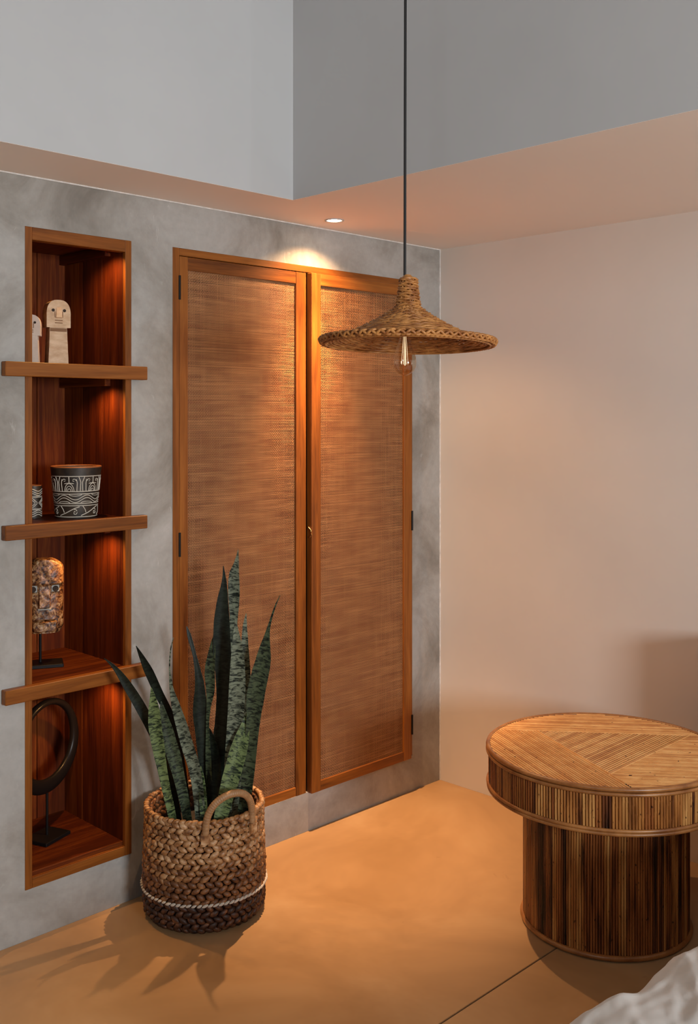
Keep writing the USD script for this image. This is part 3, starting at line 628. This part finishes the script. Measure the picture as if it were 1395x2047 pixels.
def statue(name, label, pos, yaw, hgt, wd, dp, m_):
    t = thing(name, label, 'figurine', pos, group=None); M = frame_at(pos, yaw)
    hh = hgt * 0.42; z0 = hgt - hh
    poly = [(-wd / 2, z0), (wd / 2, z0)] + [(wd / 2 * math.cos(a) * 1.0, z0 + hh * 0.52 + hh * 0.48 * math.sin(a)) for a in np.linspace(0, math.pi, 20)]
    poly = [(np.sign(x) * wd / 2 * min(1, abs(2 * x / wd) ** 0.72), z) for x, z in poly]
    hd = trimesh.creation.extrude_polygon(Polygon(poly).buffer(-0.002).buffer(0.002), dp, engine='earcut')
    v = hd.vertices.copy(); hd.vertices = np.stack([v[:, 0], v[:, 2] - dp / 2, v[:, 1]], -1); hd.invert()
    # bow the face and thin it at the back
    h_ = obj('head', place(hd, M), m_, t, smooth=30)
    bw = wd * 0.76
    pts = [(sx * bw / 2 * q, sy * dp * 0.44 * q2, z) for z, q, q2 in ((0, 1.12, 1.0), (z0 + 0.004, 0.94, 0.95)) for sx in (-1, 1) for sy in (-1, 1)]
    pts += [(sx * bw / 2 * 1.02, sy * dp * 0.46, z0 * 0.5) for sx in (-1, 1) for sy in (-1, 1)]
    obj('body', place(trimesh.convex.convex_hull(np.array(pts)), M), m_, t, smooth=20)
    nk_ = bx(-bw * 0.455, bw * 0.455, -dp * 0.455, dp * 0.455, z0 * 0.90, z0 * 0.985)
    obj('neck_band', place(nk_, M), stone_groove if m_ is stone else stone2, t)
    fy = -dp / 2
    nw = wd * 0.13
    obj('nose', place(trimesh.convex.convex_hull(np.array([(sx * nw * q, fy + yy, z0 + hh * z) for sx in (-1, 1) for q, yy, z in ((0.7, 0.004, 0.72), (0.7, -0.002, 0.70), (1, -0.006, 0.36), (1, 0.004, 0.33))])), M), m_, h_, smooth=20)
    for sx in (-1, 1):
        e = trimesh.creation.cylinder(wd * 0.062, 0.003, sections=18); e.apply_transform(trimesh.transformations.rotation_matrix(math.pi / 2, [1, 0, 0])); e.apply_translation([sx * wd * 0.235, fy - 0.0006, z0 + hh * 0.62])
        obj('eye', place(e, M), ink, h_)
        g = bx(sx * nw * 1.25 - 0.0012, sx * nw * 1.25 + 0.0012, fy - 0.0006, fy + 0.001, z0 + hh * 0.36, z0 + hh * 0.58)
        obj('nose_groove', place(g, M), stone_groove, h_)
    for zz in (0.17, 0.26):
        obj('mouth_line', place(bx(-wd * 0.16, wd * 0.16, fy - 0.0006, fy + 0.001, z0 + hh * zz - 0.0014, z0 + hh * zz + 0.0014, 0.0004), M), stone_groove, h_)
    return t
TS = np.array([at(111, 700, 3.40)[0], 0, 0])
def on_y(px, y): # x on the line of sight of pixel column px at depth plane y
    r = fw + rt * (px - 697.5) / FPX; k = (y - EYE[1]) / r[1]; return EYE[0] + r[0] * k
statue('stone_figure', 'taller cream carved stone figure with a broad rounded head, top shelf', (on_y(113, 0.10), 0.10, SH[0] - 0.003), math.radians(-11), 0.218, 0.080, 0.046, stone)
statue('stone_figure', 'smaller pale carved stone figure half hidden by the frame, top shelf', (on_y(62, 0.085), 0.085, SH[0] - 0.003), math.radians(-35), 0.162, 0.062, 0.040, stone2)

pot_black = mottled('black_clay', (0.012, 0.009, 0.007), (0.045, 0.028, 0.015), 26, 0.5)
pot_line = plain('chalk_white_lines', (0.62, 0.56, 0.46), 0.8)
pot_wood = plain('pot_rim', (0.30, 0.10, 0.03), 0.5)
def spiral(cx, cz, r, turns, start, sgn, n=34):
    t = np.linspace(0, 1, n); a = start + sgn * turns * 2 * np.pi * t
    return np.stack([cx + r * (1 - 0.8 * t) * np.cos(a), cz + r * (1 - 0.8 * t) * np.sin(a)], -1)
def pot(name, label, pos, rb, rt_, hgt, phase, motif):
    t = thing(name, label, 'pot', pos)
    rz = lambda z: rb + (rt_ - rb) * (z / hgt) ** 1.15
    zz = np.linspace(0, hgt, 8)
    body = [(0.0, 0.001)] + [(rz(z) * (0.96 if z == 0 else 1), z) for z in zz] + [(rt_ - 0.006, hgt), (rb * 0.8, 0.02), (0, 0.02)]
    obj('body', lathe([(r, z + pos[2]) for r, z in body], 56, (pos[0], pos[1], 0)), pot_black, t, smooth=30)
    obj('rim', ring((pos[0], pos[1]), rt_ - 0.003, pos[2] + hgt, 0.0035 if motif else 0.002, 56, 8), pot_wood, t, smooth=True)
    lines = []
    def draw(uv, rad=0.0016):
        uv = np.asarray(uv, float); d = np.linalg.norm(np.diff(uv, axis=0), axis=1); s = np.r_[0, np.cumsum(d)]
        k = max(4, int(s[-1] / 0.004)); q = np.linspace(0, s[-1], k)
        u, z = np.interp(q, s, uv[:, 0]), np.interp(q, s, uv[:, 1])
        r = np.array([rz(a) for a in z]); a = phase + u / rt_
        lines.append(tube(np.stack([pos[0] + r * np.cos(a), pos[1] + r * np.sin(a), pos[2] + z], -1), rad, 5))
    C = 2 * math.pi * rt_
    def band(z, rad=0.0016):
        u = np.linspace(0, C, 80); draw(np.stack([u, np.full(80, z)], -1), rad)
    if motif:
        h = hgt
        for f_ in (0.83, 0.535, 0.485, 0.30, 0.255, 0.035): band(f_ * h)
        u = np.linspace(0, C, 300); lam = C / 6
        for o, amp in ((0.415, 0.045), (0.365, 0.045)):
            draw(np.stack([u, h * (o + amp * np.sin(2 * np.pi * u / lam))], -1), 0.0015)
        for k in range(6):
            c = (k + 0.5) * C / 6
            w_ = C / 12 * 0.62
            for q in (1.0, 0.68, 0.36):
                a = np.linspace(0, math.pi, 16)
                draw(np.stack([c + w_ * 0.62 * q * np.cos(a), 0.54 * h + 0.15 * h * q * np.sin(a)], -1), 0.0014)
            draw([(c, 0.69 * h), (c, 0.82 * h)])
            for s in (-1, 1):
                draw([(c + s * w_, 0.54 * h), (c + s * w_ * 1.05, 0.70 * h), (c + s * w_ * 0.95, 0.775 * h)])
                draw(spiral(c + s * w_ * 0.62, 0.745 * h, 0.045 * h, 0.9, 0 if s > 0 else math.pi, s), 0.0014)
                draw([(c + s * w_ * 0.62, 0.69 * h), (c, 0.70 * h)])
                draw([(c + C / 12 + s * 0.0045, 0.54 * h), (c + C / 12 + s * 0.003, 0.72 * h), (c + C / 12 + s * 0.010, 0.82 * h)])
            # lower scrolls
            draw([(c - C / 12, 0.06 * h), (c - C / 40, 0.12 * h), (c + C / 30, 0.20 * h), (c + C / 14, 0.235 * h)], 0.0018)
            draw(spiral(c + C / 26, 0.125 * h, 0.062 * h, 1.2, math.pi * 0.6, -1), 0.0016)
            draw([(c - C / 14, 0.25 * h), (c - C / 20, 0.17 * h), (c - C / 22, 0.12 * h)], 0.0016)
            for s in (0.34, 0.445):
                a = np.linspace(0.15, math.pi - 0.15, 10)
                up = s < 0.4
                draw(np.stack([c - C / 12 * (0.5 if up else -0.5) + C / 22 * np.cos(a), (0.305 if up else 0.48) * h + (1 if up else -1) * 0.035 * h * np.sin(a)], -1), 0.0014)
    else:
        h = hgt
        for f_ in (0.68, 0.65, 0.30, 0.27): band(f_ * h, 0.0012)
        for k in range(4):
            c = (k + 0.5) * C / 4; w_ = C / 8 * 0.9
            for q in (1.0, 0.62):
                draw([(c - w_ * q, 0.475 * h), (c, 0.475 * h + 0.16 * h * q), (c + w_ * q, 0.475 * h), (c, 0.475 * h - 0.16 * h * q), (c - w_ * q, 0.475 * h)], 0.0016)
            for o in (0.74, 0.80, 0.87, 0.09, 0.16, 0.22):
                uu = np.linspace(c - C / 8, c + C / 8, 20)
                draw(np.stack([uu, h * (o + 0.035 * np.cos((uu - c) / (C / 8) * math.pi) * (1 if o > 0.5 else -1))], -1), 0.0016)
    obj('carved_pattern', cat(lines), pot_line, t, smooth=True, label='white carved linework')
    return t
pot('carved_pot', 'large black pot with white carved bands, waves and scrolls, second shelf', (on_y(152, 0.115), 0.115, SH[1] - 0.003), 0.068, 0.084, 0.170, a_cam + 0.35, True)
pot('carved_pot', 'small black cylinder pot with white diamond pattern, second shelf', (on_y(66, 0.185), 0.185, SH[1] - 0.003), 0.0275, 0.0285, 0.108, a_cam - 0.78, False)

# mask
YM = 0.20; XM = on_y(88, YM); ZM = SH[2] - 0.003
mk = thing('mask_on_stand', 'weathered carved wooden face mask on a black iron stand, third shelf', 'mask', (XM, YM, ZM))
Mm = frame_at((XM, YM, ZM), math.radians(-26))
mz0, mz1, mw = 0.115, 0.366, 0.128
N1, N2 = 44, 60
uu, vv = np.meshgrid(np.linspace(-1, 1, N1), np.linspace(0, 1, N2))
shape_w = mw / 2 * np.minimum(1.0, np.minimum((1 - np.clip((vv - 0.84) / 0.175, 0, 1) ** 2.6 * 0.75), (1 - 0.20 * np.clip((0.12 - vv) / 0.12, 0, 1) ** 1.8)))
front = 0.034 * np.sqrt(np.maximum(1 - np.abs(uu) ** 3, 0))
relief = np.where(vv > 0.66, 0.010, 0.0)                                   # brow
relief += np.where((np.abs(uu) < 0.26) & (vv < 0.66) & (vv > 0.34), 0.013 * (0.45 + 0.55 * (0.66 - vv) / 0.32), 0)   # nose
relief += np.where((np.abs(uu) < 0.62) & (vv < 0.155) & (vv > 0.03), 0.008, 0)
relief += np.where((np.abs(uu) < 0.5) & (vv < 0.185) & (vv > 0.155), -0.006, 0)
relief += np.where((np.abs(np.abs(uu) - 0.56) < 0.2) & (vv < 0.64) & (vv > 0.55), -0.009, 0)
pp = np.stack([uu * shape_w, -(front + relief), mz0 + vv * (mz1 - mz0)], -1)
pp[..., 1] += (meshkit.fbm(pp * 70, 3, 2) - 0.5) * 0.005
pb = np.stack([uu * shape_w, 0 * uu, mz0 + vv * (mz1 - mz0)], -1)
V = np.vstack([pp.reshape(-1, 3), pb.reshape(-1, 3)]); ix = np.arange(2 * N1 * N2).reshape(2, N2, N1)
f = [np.stack([ix[0, :-1, :-1], ix[0, :-1, 1:], ix[0, 1:, 1:], ix[0, 1:, :-1]], -1).reshape(-1, 4), np.stack([ix[1, :-1, :-1], ix[1, 1:, :-1], ix[1, 1:, 1:], ix[1, :-1, 1:]], -1).reshape(-1, 4)]
f += [np.stack([ix[0, :-1, 0], ix[0, 1:, 0], ix[1, 1:, 0], ix[1, :-1, 0]], -1), np.stack([ix[0, :-1, -1], ix[1, :-1, -1], ix[1, 1:, -1], ix[0, 1:, -1]], -1),
      np.stack([ix[0, 0, :-1], ix[1, 0, :-1], ix[1, 0, 1:], ix[0, 0, 1:]], -1), np.stack([ix[0, -1, :-1], ix[0, -1, 1:], ix[1, -1, 1:], ix[1, -1, :-1]], -1)]
f = np.vstack(f)
def mask_mat():
    n = {'g': ('geometry', {}), 'n': ('noise_texture', {'scale': 62, 'detail': 5, 'roughness': 0.65, 'distortion': 0.8}),
         'r': ('rgb_ramp', {'ramp': [(0.40, (0.020, 0.006, 0.003)), (0.48, (0.15, 0.050, 0.014)), (0.57, (0.36, 0.18, 0.065)), (0.68, (0.50, 0.36, 0.22))]}),
         'b': ('bump', {'strength': 0.5, 'distance': 0.002}), 'p': ('principled_bsdf', {'roughness': 0.4})}
    return mat('mask_wood', n, [('g.position', 'n.vector'), ('n.fac', 'r.fac'), ('r.color', 'p.base_color'), ('n.fac', 'b.height'), ('b.normal', 'p.normal')])
face = obj('face', place((V, np.vstack([f[:, [0, 1, 2]], f[:, [0, 2, 3]]])), Mm), mask_mat(), mk, smooth=40)
eye_w = plain('mask_eye_white', (0.42, 0.42, 0.38), 0.6)
for s in (-1, 1):
    e = bx(s * 0.0355 - 0.0125, s * 0.0355 + 0.0125, -0.030, -0.020, mz0 + 0.553 * 0.251, mz0 + 0.640 * 0.251, 0.001)
    eo = obj('eye', place(e, Mm), eye_w, face)
    e = trimesh.creation.cylinder(0.0098, 0.004, sections=20); e.apply_transform(trimesh.transformations.rotation_matrix(math.pi / 2, [1, 0, 0])); e.apply_translation([s * 0.0365, -0.0305, mz0 + 0.594 * 0.251])
    obj('pupil', place(e, Mm), ink, mk)
obj('lip_edge', place(bx(-0.022, 0.022, -0.0395, -0.034, mz0 + 0.318 * 0.251, mz0 + 0.332 * 0.251, 0.0008), Mm), eye_w, face)
obj('rod', place(tube([(-0.012, 0.006, 0.012), (-0.012, 0.006, mz0 + 0.03)], 0.0045, 10), Mm), black, mk, smooth=30)
obj('foot_plate', place(bx(-0.062, 0.062, -0.045, 0.045, 0.0, 0.012, 0.0015), Mm), black, mk)

# ring
YG = 0.215; XG = on_y(94, YG); ZG = FZ0 + 0.046
rg = thing('ring_on_stand', 'black polished ring sculpture on an iron stand in the bottom compartment', 'sculpture', (XG, YG, ZG))
Mg = frame_at((XG, YG, ZG), math.radians(21))
gz = at(94, 1490, 3.5)[2] - ZG; RO = 0.160
a = np.linspace(0, 2 * np.pi, 120, endpoint=False)
thk = 0.0182 - 0.0070 * np.sin(a)
rm = RO - thk
ringm = []
n_ = 16; ang = np.linspace(0, 2 * np.pi, n_, endpoint=False)
V = np.stack([(rm[:, None] + thk[:, None] * np.cos(ang)) * np.cos(a)[:, None], np.broadcast_to(0.014 * np.sin(ang), (120, n_)), gz + (rm[:, None] + thk[:, None] * np.cos(ang)) * np.sin(a)[:, None]], -1).reshape(-1, 3)
i = np.arange(120)[:, None] * n_; j = np.arange(n_)[None]; i2 = (np.arange(120)[:, None] + 1) % 120 * n_
q = np.stack([i + j, i2 + j, i2 + (j + 1) % n_, i + (j + 1) % n_], -1).reshape(-1, 4)[:, ::-1]
obj('ring', place((V, np.vstack([q[:, [0, 1, 2]], q[:, [0, 2, 3]]])), Mg), plain('polished_horn', (0.010, 0.007, 0.006), 0.3, specular_ior_level=0.16), rg, smooth=True)
obj('rod', place(tube([(0, 0, 0.010), (0, 0, gz - RO + 0.01)], 0.0045, 10), Mg), black, rg, smooth=30)
obj('foot_plate', place(bx(-0.062, 0.062, -0.050, 0.050, 0.0, 0.012, 0.0015), Mg), black, rg)

# ------------------------------------------------------------------ bed and duvet
bed = thing('bed', 'low bed under the white duvet in the near right corner', 'bed', (-1.05, -2.9, 0))
linen = mottled('white_linen', (0.56, 0.545, 0.52), (0.61, 0.595, 0.57), 8, 0.85, sheen_weight=0.2)
obj('base', bx(-2.0, -0.305, -3.72, -2.06, 0.04, 0.24, 0.01), teak['x'], bed)
obj('mattress', bx(-2.02, -0.305, -3.74, -2.05, 0.24, 0.47, 0.03), linen, bed)
obj('headboard', bx(-0.27, -0.004, -3.9, -1.44, 0.0, 0.88, 0.006), teak['z'], bed)
nu, nv = 210, 120
U = np.linspace(-2.24, -0.33, nu)
edge = np.linspace(0, 1, nv)
P = np.zeros((nu, nv, 3))
for i_, x in enumerate(U):
    wv = 0.030 * math.sin(x * 9.0 + 0.6) + 0.018 * math.sin(x * 23.0 + 1.2)
    yE = -1.940 + wv * 0.55; zt_ = 0.548
    cap = np.clip((x + 2.24) / 0.10, 0, 1); zt_ = zt_ - 0.10 * (1 - math.sqrt(max(1 - (1 - cap) ** 2, 0)))
    Ls = np.array([(-3.80, zt_), (yE - 0.09, zt_), (yE - 0.045, zt_ - 0.006), (yE - 0.018, zt_ - 0.028), (yE, zt_ - 0.07), (yE + 0.006 + wv * 0.5, zt_ - 0.16), (yE + 0.004 + wv, 0.22)])
    ss = np.r_[0, np.cumsum(np.linalg.norm(np.diff(Ls, axis=0), axis=1))]
    tt = np.r_[np.linspace(0, ss[1] - 0.15, 60), np.linspace(ss[1] - 0.15, ss[-1], 61)[1:]]
    P[i_, :, 0] = x; P[i_, :, 1] = np.interp(tt, ss, Ls[:, 0]); P[i_, :, 2] = np.interp(tt, ss, Ls[:, 1])
wr = meshkit.fbm(np.stack([P[..., 0] * 5 + P[..., 1] * 3.0, P[..., 1] * 14 - P[..., 0] * 5, P[..., 2] * 5], -1), 4, 3) - 0.5
wr2 = 1 - np.abs(meshkit.fbm(np.stack([P[..., 0] * 3.0, P[..., 1] * 7 - P[..., 0] * 4, P[..., 2] * 3], -1), 3, 11) - 0.5) * 6
P[..., 2] += wr * 0.030 + 0.009 * np.clip(wr2, 0, 1); P[..., 1] += wr * 0.012
Pb = P.copy(); Pb[..., 2] -= 0.012; Pb[..., 1] -= 0.012
ix = np.arange(2 * nu * nv).reshape(2, nu, nv)
f = [np.stack([ix[0, :-1, :-1], ix[0, 1:, :-1], ix[0, 1:, 1:], ix[0, :-1, 1:]], -1).reshape(-1, 4), np.stack([ix[1, :-1, :-1], ix[1, :-1, 1:], ix[1, 1:, 1:], ix[1, 1:, :-1]], -1).reshape(-1, 4),
     np.stack([ix[0, :-1, -1], ix[0, 1:, -1], ix[1, 1:, -1], ix[1, :-1, -1]], -1), np.stack([ix[0, 0, :-1], ix[0, 0, 1:], ix[1, 0, 1:], ix[1, 0, :-1]], -1)]
f = np.vstack(f)
obj('duvet', (np.vstack([P.reshape(-1, 3), Pb.reshape(-1, 3)]), np.vstack([f[:, [0, 1, 2]], f[:, [0, 2, 3]]])), linen, smooth=True,
    label='rumpled white duvet corner draped over the bed in the foreground', category='duvet')
